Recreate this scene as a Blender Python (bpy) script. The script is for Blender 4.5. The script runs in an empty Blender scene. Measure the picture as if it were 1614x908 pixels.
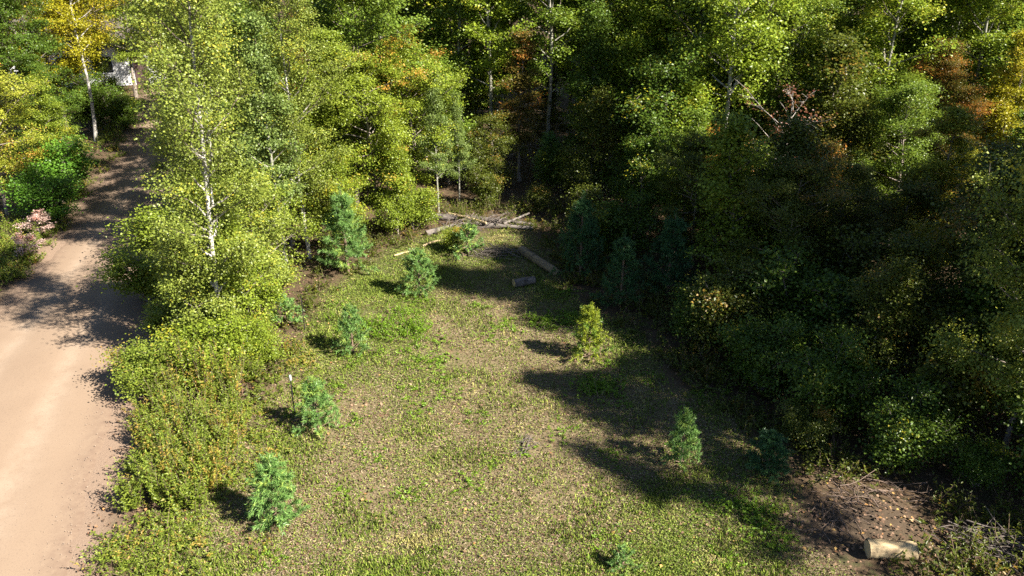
import bpy, math, random
import numpy as np
from mathutils import Vector, Quaternion, Euler

S = bpy.context.scene
COL = S.collection
R = math.radians

# ------------------------------------------------------------------ camera, sky, sun, exposure
CAM_H, CAM_PITCH = 9.5, 25.0
cd = bpy.data.cameras.new('camera')
cam = bpy.data.objects.new('camera', cd); COL.objects.link(cam)
cam.location = (0, 0, CAM_H); cam.rotation_euler = (R(90 - CAM_PITCH), 0, 0)
cd.sensor_width = 36; cd.lens = 36 * 1200 / 1614; cd.clip_start = 0.1; cd.clip_end = 1500
S.camera = cam

SUN_EL = 40.0
SUN_DIR = Vector((math.cos(R(-29)) * math.cos(R(SUN_EL)), math.sin(R(-29)) * math.cos(R(SUN_EL)), math.sin(R(SUN_EL))))
w = bpy.data.worlds.new('World'); S.world = w; w.use_nodes = True
nt = w.node_tree; bg = nt.nodes['Background']
sky = nt.nodes.new('ShaderNodeTexSky'); sky.sky_type = 'NISHITA'; sky.sun_disc = False
sky.sun_elevation = R(SUN_EL); sky.sun_rotation = math.atan2(SUN_DIR.x, SUN_DIR.y)
sky.altitude = 500; sky.air_density = .7; sky.dust_density = .3
nt.links.new(sky.outputs[0], bg.inputs[0]); bg.inputs[1].default_value = 0.05
ld = bpy.data.lights.new('sun', 'SUN'); ld.energy = 5.0; ld.angle = R(0.53); ld.color = (1.0, 0.93, 0.82)
sun = bpy.data.objects.new('sun', ld); COL.objects.link(sun)
sun.rotation_euler = SUN_DIR.to_track_quat('Z', 'Y').to_euler(); sun.location = (20, -12, 30)
S.view_settings.view_transform = 'Standard'; S.view_settings.look = 'None'
S.view_settings.exposure = 1.85; S.view_settings.gamma = 1.0
S.cycles.use_denoising = False
S.cycles.max_bounces = 6; S.cycles.diffuse_bounces = 2; S.cycles.glossy_bounces = 2
S.cycles.transmission_bounces = 3; S.cycles.transparent_max_bounces = 4
S.cycles.sample_clamp_indirect = 4.0

# ------------------------------------------------------------------ helpers
def tag(o, label=None, cat=None, group=None, kind=None):
    for k, v in (('label', label), ('category', cat), ('group', group), ('kind', kind)):
        if v: o[k] = v
    return o

def empty(name, loc=(0, 0, 0), rz=0.0, sc=1.0):
    o = bpy.data.objects.new(name, None); COL.objects.link(o)
    o.location = loc; o.rotation_euler = (0, 0, rz); o.scale = (sc,) * 3 if np.isscalar(sc) else sc
    o.empty_display_size = 0.1
    return o

def link(name, me, mat=None, parent=None):
    o = bpy.data.objects.new(name, me); COL.objects.link(o)
    if parent is not None: o.parent = parent
    if mat is not None:
        if len(me.materials) == 0: me.materials.append(mat)
        else:
            o.material_slots[0].link = 'OBJECT'; o.material_slots[0].material = mat
    return o

def np_mesh(name, v, f, attrs=None, smooth=False):
    """v (n,3), f (m,k) with k 3 or 4; attrs name -> per-face float array"""
    v = np.asarray(v, np.float32); f = np.asarray(f, np.int32)
    me = bpy.data.meshes.new(name)
    me.vertices.add(len(v)); me.vertices.foreach_set('co', v.ravel())
    m, k = f.shape
    me.loops.add(m * k); me.loops.foreach_set('vertex_index', f.ravel())
    me.polygons.add(m); me.polygons.foreach_set('loop_start', np.arange(0, m * k, k, dtype=np.int32))
    for a, d in (attrs or {}).items():
        at = me.attributes.new(a, 'FLOAT', 'FACE'); at.data.foreach_set('value', np.asarray(d, np.float32))
    me.update(calc_edges=True); me.validate()
    if smooth: me.polygons.foreach_set('use_smooth', np.ones(m, bool))
    return me

def unit(a): return a / np.maximum(np.linalg.norm(a, axis=-1, keepdims=True), 1e-9)

class Tubes:
    """tapered tubes collected into one quad mesh"""
    def __init__(s): s.v = []; s.f = []; s.n = 0; s.r = []
    def add(s, pts, rad, k=6, cap=False):
        p = np.asarray(pts, float); n = len(p)
        d = np.gradient(p, axis=0); d = unit(d)
        ref = np.array([0, 0, 1.]) if abs(d[0, 2]) < .8 else np.array([1., 0, 0])
        a = unit(np.cross(d, ref)); b = np.cross(d, a)
        th = np.arange(k) * 2 * math.pi / k
        rad = np.asarray(rad, float)
        if rad.ndim == 1: rad = rad[:, None] * np.ones(k)
        ring = p[:, None] + rad[..., None] * (np.cos(th)[None, :, None] * a[:, None] + np.sin(th)[None, :, None] * b[:, None])
        s.v.append(ring.reshape(-1, 3))
        i = np.arange(n - 1)[:, None] * k; j = np.arange(k)[None]; j2 = (j + 1) % k
        q = np.stack([i + j, i + j2, i + k + j2, i + k + j], -1).reshape(-1, 4) + s.n
        s.f.append(q); s.n += n * k; s.r.append(np.repeat((rad[:-1].mean(1) + rad[1:].mean(1)) / 2, k))
        if cap:
            for base in (s.n - n * k, s.n - k):
                s.v.append(p[0 if base == s.n - n * k else -1][None]); 
            c0 = s.n; s.n += 2; st = c0 - n * k
            for base, c in ((st, c0), (c0 - k, c0 + 1)):
                s.f.append(np.array([[base + jj, base + (jj + 1) % k, c, c] for jj in range(k)])); s.r.append(np.full(k, rad.mean()))
        return ring
    def mesh(s, name, smooth=True):
        return np_mesh(name, np.concatenate(s.v), np.concatenate(s.f), {'girth': np.concatenate(s.r)}, smooth=smooth)

def leaf_mesh(name, c, n, size, rng, cl, width=.75, fold=.12, tang=None):
    N = len(c); n = unit(n)
    t = rng.normal(size=(N, 3)) if tang is None else tang
    t = unit(t - n * (t * n).sum(-1, keepdims=True)); b = np.cross(n, t)
    s = size[:, None]
    v = np.stack([c - t * .5 * s, c - t * .08 * s + b * width * .5 * s + n * fold * s, c + t * .5 * s - n * .06 * s,
                  c - t * .08 * s - b * width * .5 * s + n * fold * s], 1).reshape(-1, 3)
    i = np.arange(N)[:, None] * 4
    f = np.concatenate([i + [0, 1, 2], i + [0, 2, 3]], 1).reshape(-1, 3)
    lv = np.repeat(rng.random(N), 2)
    return np_mesh(name, v, f, {'lv': lv, 'cl': np.repeat(cl, 2)})

# ------------------------------------------------------------------ materials
def mat(name):
    m = bpy.data.materials.new(name); m.use_nodes = True
    t = m.node_tree; p = t.nodes['Principled BSDF']
    return m, t, p, t.nodes, t.links

def mixc(t, a, b, fac):
    x = t.nodes.new('ShaderNodeMix'); x.data_type = 'RGBA'
    for sock, val in ((x.inputs[0], fac), (x.inputs[6], a), (x.inputs[7], b)):
        if hasattr(val, 'is_output') : t.links.new(val, sock)
        elif isinstance(val, (tuple, list)): sock.default_value = (*val[:3], 1)
        else: sock.default_value = val
    return x.outputs[2]

def attr(t, name):
    a = t.nodes.new('ShaderNodeAttribute'); a.attribute_name = name
    return a.outputs['Fac']

def noise(t, scale, detail=4, rough=.6, coord='Object', dist=0.0):
    tc = t.nodes.new('ShaderNodeTexCoord'); nz = t.nodes.new('ShaderNodeTexNoise')
    nz.inputs['Scale'].default_value = scale; nz.inputs['Detail'].default_value = detail
    nz.inputs['Roughness'].default_value = rough; nz.inputs['Distortion'].default_value = dist
    t.links.new(tc.outputs[coord], nz.inputs['Vector'])
    return nz.outputs['Fac']

def ramp(t, fac, lo, hi):
    r = t.nodes.new('ShaderNodeMapRange'); r.inputs[1].default_value = lo; r.inputs[2].default_value = hi
    t.links.new(fac, r.inputs[0]); return r.outputs[0]

def bump(t, p, h, strength=.3, dist=.02):
    b = t.nodes.new('ShaderNodeBump'); b.inputs['Strength'].default_value = strength; b.inputs['Distance'].default_value = dist
    t.links.new(h, b.inputs['Height']); t.links.new(b.outputs[0], p.inputs['Normal'])

def leaf_mat(name, c1, c2, acc=None, frac=0.0, acc2=None, trans=.36, rough=.38, spec=.3):
    m, t, p, N, L = mat(name)
    lv = attr(t, 'lv'); cl = attr(t, 'cl')
    col = mixc(t, c1, c2, lv)
    if acc is not None:
        a = mixc(t, acc, acc2 or acc, lv)
        ad = N.new('ShaderNodeMath'); ad.operation = 'MULTIPLY_ADD'; ad.inputs[1].default_value = .25
        L.new(lv, ad.inputs[0]); L.new(cl, ad.inputs[2])
        col = mixc(t, col, a, ramp(t, ad.outputs[0], 1.12 - frac - .06, 1.12 - frac + .06))
    oi = N.new('ShaderNodeObjectInfo')
    hs = N.new('ShaderNodeHueSaturation'); L.new(col, hs.inputs['Color'])
    L.new(ramp(t, cl, -.6, 1.4), hs.inputs['Value'])
    mr = N.new('ShaderNodeMapRange'); mr.inputs[3].default_value = .8; mr.inputs[4].default_value = 1.2
    L.new(lv, mr.inputs[0]); 
    mu = N.new('ShaderNodeMath'); mu.operation = 'MULTIPLY'
    mr2 = N.new('ShaderNodeMapRange'); mr2.inputs[3].default_value = .8; mr2.inputs[4].default_value = 1.2
    L.new(cl, mr2.inputs[0]); L.new(mr.outputs[0], mu.inputs[0]); L.new(mr2.outputs[0], mu.inputs[1]); L.new(mu.outputs[0], hs.inputs['Value'])
    p.inputs['Roughness'].default_value = rough; p.inputs['Specular IOR Level'].default_value = spec
    L.new(hs.outputs[0], p.inputs['Base Color'])
    tr = N.new('ShaderNodeBsdfTranslucent')
    L.new(mixc(t, hs.outputs[0], (.30, .30, .02), .25), tr.inputs[0])
    mx = N.new('ShaderNodeMixShader'); mx.inputs[0].default_value = trans
    L.new(p.outputs[0], mx.inputs[1]); L.new(tr.outputs[0], mx.inputs[2])
    L.new(mx.outputs[0], N['Material Output'].inputs[0])
    return m

YEL = (.36, .31, .02); ORG = (.40, .17, .03); RED = (.26, .055, .03)
PAL = {
    'birch':   leaf_mat('birch leaves', (.145, .20, .03), (.25, .29, .05), YEL, .10, (.36, .33, .04)),
    'aspen':   leaf_mat('aspen leaves', (.095, .165, .018), (.18, .25, .03), (.33, .33, .04), .08),
    'paleaspen': leaf_mat('pale aspen leaves', (.12, .19, .045), (.21, .27, .07), YEL, .05),
    'limeaspen': leaf_mat('lime aspen leaves', (.14, .22, .016), (.26, .33, .03), (.38, .37, .04), .14),
    'green':   leaf_mat('green leaves', (.05, .10, .013), (.105, .165, .02), YEL, .04),
    'bush':    leaf_mat('bright green leaves', (.07, .18, .018), (.13, .26, .03)),
    'yellowgreen': leaf_mat('yellow green leaves', (.14, .205, .018), (.24, .30, .035), (.31, .32, .03), .14, (.37, .31, .03)),
    'gold':    leaf_mat('golden leaves', (.27, .26, .012), (.35, .32, .018), (.18, .24, .02), .34, (.38, .27, .02)),
    'orange':  leaf_mat('orange tinged leaves', (.23, .27, .025), (.34, .35, .045), ORG, .18, (.40, .21, .04)),
    'orangetop': leaf_mat('yellow leaves with orange', (.155, .22, .02), (.25, .30, .03), ORG, .13, (.38, .24, .04)),
    'rust':    leaf_mat('rust leaves', (.11, .105, .02), (.17, .13, .03), (.24, .08, .025), .28, ORG),
    'red':     leaf_mat('red leaves', (.15, .05, .035), (.22, .09, .05), (.20, .13, .04), .3),
    'pink':    leaf_mat('pinkish red leaves', (.44, .26, .22), (.54, .42, .36), (.42, .16, .11), .14),
    'dullgreen': leaf_mat('dull green leaves', (.07, .10, .014), (.125, .145, .022), (.19, .12, .02), .15),
    'weed':    leaf_mat('weed leaves', (.12, .18, .02), (.23, .28, .04), (.32, .30, .04), .2, (.26, .16, .04)),
    'herb':    leaf_mat('herb leaves', (.11, .22, .012), (.19, .31, .025)),
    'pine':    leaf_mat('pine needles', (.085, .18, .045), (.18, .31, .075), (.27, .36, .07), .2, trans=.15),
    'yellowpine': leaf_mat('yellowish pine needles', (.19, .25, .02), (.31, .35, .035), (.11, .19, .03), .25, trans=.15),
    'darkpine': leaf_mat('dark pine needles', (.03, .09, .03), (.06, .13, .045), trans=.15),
}

def bark_mat(name, c1, c2, mark=None, scale=9.0):
    m, t, p, N, L = mat(name)
    tc = N.new('ShaderNodeTexCoord'); mp = N.new('ShaderNodeMapping'); mp.inputs['Scale'].default_value = (1, 1, .3 if mark is None else 4)
    nz = N.new('ShaderNodeTexNoise'); nz.inputs['Scale'].default_value = scale; nz.inputs['Detail'].default_value = 5
    L.new(tc.outputs['Object'], mp.inputs[0]); L.new(mp.outputs[0], nz.inputs['Vector'])
    col = mixc(t, c1, c2, ramp(t, nz.outputs['Fac'], .35, .65))
    if mark:
        n2 = noise(t, 3.2, 3, .7)
        col = mixc(t, col, mark, ramp(t, nz.outputs['Fac'], .60, .66))
        col = mixc(t, col, (.12, .10, .08), ramp(t, n2, .62, .75))
        col = mixc(t, (.10, .075, .055), col, ramp(t, attr(t, 'girth'), .016, .030))   # twigs and thin limbs are brown
    L.new(col, p.inputs['Base Color']); p.inputs['Roughness'].default_value = .85
    bump(t, p, nz.outputs['Fac'], .5, .02)
    return m
BARK = {
    'birch': bark_mat('birch bark', (.36, .34, .30), (.48, .45, .41), (.10, .08, .07), 4.0),
    'aspen': bark_mat('aspen bark', (.20, .195, .15), (.29, .28, .23), (.10, .09, .07), 3.0),
    'maple': bark_mat('grey bark', (.16, .13, .105), (.26, .22, .18)),
    'dead': bark_mat('weathered bark', (.24, .21, .18), (.40, .36, .32)),
    'brown': bark_mat('brown bark', (.12, .08, .055), (.22, .15, .10)),
}

# ------------------------------------------------------------------ ground masks (features of the place itself)
ROAD_Y = [-40, 0, 9.3, 15.2, 18.9, 23.3, 27, 36, 44, 50, 56, 70, 110]
ROAD_L = [-11, -11.3, -12.3, -13.6, -14.2, -15.1, -16.0, -18.4, -21.3, -23.4, -23.6, -22.0, -16]
ROAD_R = [-3.4, -5.2, -7.2, -9.1, -10.2, -11.4, -12.4, -14.5, -17.4, -18.9, -19.2, -17.6, -11]
def road_dist(x, y):
    """metres outside the road edge (negative inside)"""
    l = np.interp(y, ROAD_Y, ROAD_L); r = np.interp(y, ROAD_Y, ROAD_R)
    return np.maximum(l - x, x - r)
_rg = np.random.default_rng(5); _ph = _rg.random((40, 3)) * 6.28; _dr = _rg.random(40) * 6.28
def fbm(x, y, scale, k=0):
    s = 0; a = 1.0; tot = 0
    for o in range(4):
        for j in range(3):
            i = (k * 7 + o * 3 + j) % 40
            s = s + a * np.sin((x * math.cos(_dr[i]) + y * math.sin(_dr[i])) * scale * 2 ** o * (1 + .3 * j) + _ph[i, 0] + 1.7 * np.sin((x * math.sin(_dr[i]) - y * math.cos(_dr[i])) * scale * 2 ** o * .6 + _ph[i, 1]))
        tot += 3 * a; a *= .55
    return s / tot * 1.6     # roughly -1..1
CLEAR = np.array([(-7.0, 5), (-6.4, 9), (-5.9, 12), (-5.4, 16), (-5.5, 20), (-4.4, 22.6), (-2.5, 24.6), (.6, 25), (1.2, 22.5), (1.6, 20.3),
                  (2.9, 17.3), (4.2, 14.5), (5.2, 12.2), (5.2, 11.1), (4.9, 9.9), (5.6, 9.2), (7.2, 8.7), (8, 5), (8, -6), (-7, -6)])
def clear_dist(x, y):
    """signed distance to the clearing edge, positive inside"""
    x = np.asarray(x, float); y = np.asarray(y, float)
    d = np.full(x.shape, 1e9); ins = np.zeros(x.shape, bool); n = len(CLEAR)
    for i in range(n):
        ax, ay = CLEAR[i]; bx, by = CLEAR[(i + 1) % n]
        ex, ey = bx - ax, by - ay
        t = np.clip(((x - ax) * ex + (y - ay) * ey) / (ex * ex + ey * ey), 0, 1)
        d = np.minimum(d, np.hypot(x - ax - t * ex, y - ay - t * ey))
        c = ((ay > y) != (by > y)) & (x < (bx - ax) * (y - ay) / (by - ay + 1e-12) + ax)
        ins ^= c
    return np.where(ins, d, -d)
def sstep(a, b, x): 
    t = np.clip((x - a) / (b - a), 0, 1); return t * t * (3 - 2 * t)
def gz(x, y):
    x = np.asarray(x, float); y = np.asarray(y, float)
    k = sstep(.2, 2.5, road_dist(x, y))
    b = .07 * fbm(x, y, .33, 1) + .025 * fbm(x, y, 1.3, 2)
    return b * k + .06 * k
def G(x, y): return float(gz(np.array(x), np.array(y)))

# ------------------------------------------------------------------ ground and road
def axis(lo, hi, step, far):
    a = list(np.arange(lo, hi + 1e-6, step)); s = step
    while a[-1] < far: s *= 1.35; a.append(a[-1] + s)
    s = step
    while a[0] > -far: s *= 1.35; a.insert(0, a[0] - s)
    return np.array(a)
gx = axis(-24, 16, .22, 500); gy = axis(4, 34, .22, 500)
X, Y = np.meshgrid(gx, gy)
Z = gz(X, Y)
rd = road_dist(X, Y); cdist = clear_dist(X, Y)
grassm = sstep(-.5, .6, cdist + .5 * fbm(X, Y, .9, 3))
straw = np.clip(.5 + .75 * fbm(X, Y, .42, 4) + .6 * np.exp(-((X - .2) ** 2 + (Y - 12.5) ** 2) / 14), 0, 1)
sand = 1 - sstep(.05, 1.0, rd + .35 * fbm(X, Y, 1.1, 5))
dirt = sstep(.3, .8, np.exp(-(((X - 6.1) / 1.5) ** 2 + ((Y - 10.6) / .85) ** 2)) + .25 * fbm(X, Y, 1.2, 6))
nr, nc = X.shape
idx = np.arange(nr * nc).reshape(nr, nc)
quads = np.stack([idx[:-1, :-1], idx[:-1, 1:], idx[1:, 1:], idx[1:, :-1]], -1).reshape(-1, 4)
gme = np_mesh('ground', np.stack([X, Y, Z], -1).reshape(-1, 3), quads, smooth=True)
for nme, arr in (('grassm', grassm), ('straw', straw), ('sand', sand), ('dirt', dirt)):
    a = gme.attributes.new(nme, 'FLOAT', 'POINT'); a.data.foreach_set('value', arr.ravel().astype(np.float32))
m, t, p, N, L = mat('ground soil')
n1 = noise(t, 3.0, 6, .7); n2 = noise(t, 22, 5, .75); n3 = noise(t, 1.1, 4)
litter = mixc(t, (.055, .040, .026), (.13, .085, .05), ramp(t, n2, .35, .7))
litter = mixc(t, litter, (.05, .06, .022), ramp(t, n1, .52, .68))
gr = mixc(t, (.07, .082, .024), (.16, .125, .07), attr(t, 'straw'))
gr = mixc(t, gr, (.19, .15, .09), ramp(t, n2, .5, .72))
gr = mixc(t, gr, (.165, .10, .06), ramp(t, n1, .56, .70))
c = mixc(t, litter, gr, attr(t, 'grassm'))
c = mixc(t, c, mixc(t, (.055, .041, .028), (.115, .083, .056), n2), attr(t, 'dirt'))
c = mixc(t, c, mixc(t, (.19, .13, .095), (.26, .19, .135), n2), attr(t, 'sand'))
L.new(c, p.inputs['Base Color']); p.inputs['Roughness'].default_value = .95; p.inputs['Specular IOR Level'].default_value = .1
bump(t, p, n2, .6, .03)
ground = tag(link('ground', gme, m), kind='structure')
ground['label'] = 'grassy clearing and leaf littered forest floor'

# dirt road: its own gently crowned, rutted strip with a ragged edge
ys = np.concatenate([np.arange(-38, 4, 2.0), np.arange(4, 40, .2), np.arange(40, 110, 1.0)])
K = 41; uu = np.linspace(0, 1, K)
l = np.interp(ys, ROAD_Y, ROAD_L); r = np.interp(ys, ROAD_Y, ROAD_R)
ker = np.ones(9) / 9
l = np.convolve(np.pad(l, 4, mode='edge'), ker, 'valid'); r = np.convolve(np.pad(r, 4, mode='edge'), ker, 'valid')
l = l + .14 * fbm(ys, ys * 0, 1.7, 1) + .05 * fbm(ys, ys * 0, 6, 2); r = r + .14 * fbm(ys, ys * 0 + 9, 1.7, 3) + .05 * fbm(ys, ys * 0, 6.5, 4)
RX = l[:, None] * (1 - uu) + r[:, None] * uu; RY = np.repeat(ys[:, None], K, 1)
rut = -.018 * np.exp(-((uu - .3) / .07) ** 2) - .018 * np.exp(-((uu - .68) / .07) ** 2) + .012 * np.exp(-((uu - .5) / .09) ** 2)
edge = np.minimum(uu, 1 - uu)
RZ = gz(RX, RY) * 0 + .012 + .05 * sstep(0, .4, edge) + rut + .004 * fbm(RX, RY, 2.5, 5) - .02 * (1 - sstep(0, .03, edge))
i2 = np.arange(len(ys) * K).reshape(len(ys), K)
rq = np.stack([i2[:-1, :-1], i2[:-1, 1:], i2[1:, 1:], i2[1:, :-1]], -1).reshape(-1, 4)
rme = np_mesh('dirt_road', np.stack([RX, RY, RZ], -1).reshape(-1, 3), rq, smooth=True)
a = rme.attributes.new('edge', 'FLOAT', 'POINT'); a.data.foreach_set('value', np.tile(edge, len(ys)).astype(np.float32))
a = rme.attributes.new('rut', 'FLOAT', 'POINT'); a.data.foreach_set('value', np.tile(np.clip(-rut / .018, 0, 1), len(ys)).astype(np.float32))
m, t, p, N, L = mat('packed sandy dirt')
n1 = noise(t, .8, 5, .6); n2 = noise(t, 34, 6, .75); n3 = noise(t, 5, 4, .65)
c = mixc(t, (.215, .153, .106), (.262, .193, .136), n1)
mr_ = N.new('ShaderNodeMath'); mr_.operation = 'MULTIPLY'; L.new(attr(t, 'rut'), mr_.inputs[0]); L.new(ramp(t, noise(t, 1.7, 5, .7), .3, .62), mr_.inputs[1])
c = mixc(t, c, (.29, .22, .16), mr_.outputs[0])
c = mixc(t, (.145, .107, .083), c, ramp(t, n2, .28, .46))
ed = ramp(t, attr(t, 'edge'), .14, .02)
mm = N.new('ShaderNodeMath'); mm.operation = 'MULTIPLY'; L.new(ed, mm.inputs[0]); L.new(ramp(t, n3, .3, .6), mm.inputs[1])
c = mixc(t, c, (.18, .125, .09), mm.outputs[0])
L.new(c, p.inputs['Base Color']); p.inputs['Roughness'].default_value = .95; p.inputs['Specular IOR Level'].default_value = .1
bump(t, p, n2, .25, .012)
road = tag(link('dirt_road', rme, m), kind='structure')
road['label'] = 'sandy dirt road with faint wheel tracks'

# ------------------------------------------------------------------ tree kinds
def grow(seed, h, rad, cb, nb, asc, ntw, per, spread, leaf, trunk_r, prof='oval', up=.9, wid=.8, droop=0.0, fork=None, wob=.25, keep=1.0, bare=0.0, nstem=1, stem_spread=0.0, flat=.6):
    rng = np.random.default_rng(seed)
    T = Tubes(); C = []; O = []; B = []
    for st in range(nstem):
        az0 = rng.random() * 6.28
        hh = h * (1 if nstem == 1 else rng.uniform(.65, 1.05))
        n = 10; tt = np.linspace(0, 1, n)
        ph = rng.random(4) * 6.28
        sx = wob * (np.sin(tt * 3 + ph[0]) - np.sin(ph[0])) * .5 + .25 * wob * np.sin(tt * 9 + ph[1]) * tt
        sy = wob * (np.sin(tt * 3 + ph[2]) - np.sin(ph[2])) * .5 + .25 * wob * np.sin(tt * 9 + ph[3]) * tt
        ex = stem_spread * math.cos(az0) * tt ** .8; ey = stem_spread * math.sin(az0) * tt ** .8
        sp = np.stack([sx + ex, sy + ey, tt * hh], 1)
        tr = trunk_r * (1 - tt) ** .8 * (1 if nstem == 1 else .6) + .008
        tr[0] *= 1.3
        T.add(np.vstack([sp[:1] - [0, 0, .15], sp]), np.r_[tr[0], tr], 7)
        spines = [(sp, tr, 0.0)]
        if fork:
            ft, fang, faz = fork
            k0 = int(ft * (n - 1)); b0 = sp[k0]; Lf = hh * (1 - ft) * .95; s2 = np.linspace(0, 1, 7)
            dv = np.array([math.cos(faz) * math.sin(fang), math.sin(faz) * math.sin(fang), math.cos(fang)])
            f2 = b0 + s2[:, None] * dv * Lf + np.stack([0 * s2, 0 * s2, .12 * Lf * s2 ** 2], 1)
            T.add(f2, tr[k0] * .85 * (1 - s2) ** .8 + .008, 6)
            spines.append((f2, tr[k0] * .85 * (1 - s2) ** .8 + .008, 1.0))
        for sp_, tr_, which in spines:
            nn = nb if which == 0 else nb // 2
            nn = nn if nstem == 1 else max(4, nb // nstem)
            cb_ = cb if which == 0 else .15
            m_ = len(sp_); sparam = np.linspace(0, 1, m_)
            for i in range(nn):
                u = ((i + rng.uniform(.1, .9)) / nn); tpos = cb_ + (1 - cb_) * u
                bp = np.array([np.interp(tpos, sparam, sp_[:, k]) for k in range(3)]); br = float(np.interp(tpos, sparam, tr_))
                if prof == 'oval': pr = max(.12, math.sin(math.pi * (.14 + .82 * u)) ** .75)
                elif prof == 'cone': pr = (1 - u) ** .75 * .9 + .1
                elif prof == 'top': pr = max(.15, math.sin(math.pi * (.05 + .85 * u ** .7)))
                Lb = rad * pr * rng.uniform(.6, 1.2) * (1 if nstem == 1 else .8)
                az = i * 2.399 + rng.normal() * .35 + seed
                Lb *= min(1.5, max(.4, 1 + .34 * math.sin(2 * az + ph[0] + 5 * u) + .26 * math.sin(3 * az + ph[1] - 8 * u)))
                if rng.random() < .1 and nstem == 1: continue
                ang = asc + .35 * u + rng.normal() * .13
                d = np.array([math.cos(az) * math.cos(ang), math.sin(az) * math.cos(ang), math.sin(ang)])
                s2 = np.linspace(0, 1, 5)
                bpts = bp + s2[:, None] * d * Lb + np.stack([.06 * Lb * np.sin(s2 * 5 + i), .06 * Lb * np.cos(s2 * 4 + i), -droop * Lb * s2 ** 2], 1)
                T.add(bpts, min(br * .6, .012 + .022 * Lb) * (1 - .85 * s2) + .002, 4)
                bid = rng.random()
                if rng.random() > keep: continue
                for j in range(ntw):
                    s = .25 + .75 * rng.random() ** .6
                    q = np.array([np.interp(s, s2, bpts[:, k]) for k in range(3)])
                    td = unit(d * .6 + rng.normal(size=3) * [.75, .75, .45] + [0, 0, .12])
                    tl = Lb * .38 * (1.15 - .6 * s) * rng.uniform(.5, 1.3) + .08
                    e = q + td * tl
                    T.add(np.stack([q, e]), [.006, .002], 3)
                    if rng.random() < bare: continue
                    C.append(e); O.append(d); B.append(bid)
                    if tl > spread * 1.6: C.append(q + td * tl * .5); O.append(d); B.append(bid)
                C.append(bpts[-1]); O.append(d); B.append(bid)
            for k in range(5):
                C.append(sp_[-1] - [0, 0, .14 * k * rad * .6]); O.append(np.array([0, 0, 1.])); B.append(rng.random())
    C = np.array(C); O = np.array(O); B = np.array(B)
    cnt = np.maximum(2, (per * rng.uniform(.15, 1.8, len(C)))).astype(int)
    ii = np.repeat(np.arange(len(C)), cnt); M = len(ii)
    csz = rng.uniform(.6, 1.45, len(C))
    off = rng.normal(size=(M, 3)) * spread * [1, 1, flat] * csz[ii][:, None]
    c = C[ii] + off
    c[:, 2] = np.maximum(c[:, 2], .06)
    nn_ = O[ii] * .35 + np.array([0, 0, up]) + rng.normal(size=(M, 3)) * .55
    cl = np.clip(.5 * B[ii] + .35 * rng.random(len(C))[ii] + .15 * (c[:, 2] / h), 0, 1)
    sz = leaf * rng.uniform(.65, 1.3, M)
    cm = leaf_mesh('crown', c, nn_, sz, rng, cl, width=wid)
    return T.mesh('trunk'), cm

KIND = {}
def kind(name, *a, **k): KIND[name] = grow(*a, **k)
#                     seed  h    rad  cb   nb  asc ntw per spread leaf trunk
kind('birch0',         11, 11.0, 1.75, .13, 70, .65, 9, 54, .18, .058, .062, prof='oval', up=.5, wob=.35)
kind('birch1',         12, 11.0, 1.6, .20, 62, .75, 9, 52, .18, .058, .06, prof='oval', up=.5, wob=.3)
kind('aspen0',         21, 12.0, 1.7, .30, 46, .55, 8, 38, .20, .098, .098, prof='oval', up=.45, wob=.4)
kind('aspen1',         22, 12.0, 1.9, .38, 42, .5, 8, 38, .21, .098, .10, prof='top', up=.45, wob=.5)
kind('aspen2',         23, 12.0, 1.5, .25, 48, .7, 7, 38, .19, .098, .09, prof='cone', up=.45, wob=.3)
kind('aspen3',         25, 10.0, 1.5, .55, 32, .5, 8, 26, .19, .095, .09, prof='cone', up=.45, wob=.4)
kind('aspenfork',      24, 11.0, 2.0, .42, 40, .6, 9, 36, .22, .10, .10, prof='top', up=.45, wob=.3, fork=(.45, .42, .3))
kind('maple0',         31, 8.0, 2.2, .18, 54, .35, 11, 52, .20, .082, .085, prof='oval', up=1.0, flat=.4, wob=.3)
kind('maple1',         32, 8.0, 2.0, .12, 52, .45, 11, 52, .20, .082, .08, prof='cone', up=1.0, flat=.4, wob=.3)
kind('maple2',         33, 8.0, 2.4, .25, 50, .3, 11, 52, .21, .082, .09, prof='top', up=1.0, flat=.4, wob=.4)
kind('sapling0',       41, 4.0, 1.3, .08, 40, .45, 8, 42, .17, .066, .03, prof='oval', up=.9, flat=.45, wob=.25)
kind('sapling1',       42, 4.0, 1.1, .06, 38, .6, 8, 42, .17, .066, .03, prof='cone', up=.8, flat=.5, wob=.3)
kind('sparse0',        51, 5.0, 1.5, .30, 26, .5, 8, 8, .13, .085, .045, prof='top', up=.8, wob=.3, bare=.6, keep=.8)
kind('shrub0',         61, 1.7, .75, .10, 48, .7, 6, 32, .13, .056, .018, prof='oval', up=.7, nstem=6, stem_spread=.55, wob=.12)
kind('shrub1',         62, 1.4, .8, .10, 40, .5, 6, 32, .14, .058, .018, prof='oval', up=.9, nstem=5, stem_spread=.6, wob=.12)
kind('redbranch',      71, 1.9, 1.15, .30, 12, .15, 8, 12, .11, .11, .02, prof='oval', up=.8, wob=.15)

used = {}
def tree(name, k, x, y, h, pal, bark, label, cat='tree', group=None, rz=None, lean=(0, 0), wide=1.0):
    tm, cm = KIND[k]
    nat = max(v.co.z for v in tm.vertices) if k not in used else used[k]
    used[k] = nat
    s = h / nat
    rr = random.Random(int(x * 131 + y * 917))
    o = empty(name, (x, y, G(x, y) - .02), rr.random() * 6.28 if rz is None else rz, (s * wide, s * wide, s))
    if lean != (0, 0):
        q = Euler((lean[1], lean[0], 0)).to_quaternion() @ Euler((0, 0, o.rotation_euler.z)).to_quaternion()
        o.rotation_euler = q.to_euler()
    link('trunk', tm, BARK[bark], o); link('crown', cm, PAL[pal], o)
    return tag(o, label, cat, group)

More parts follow.
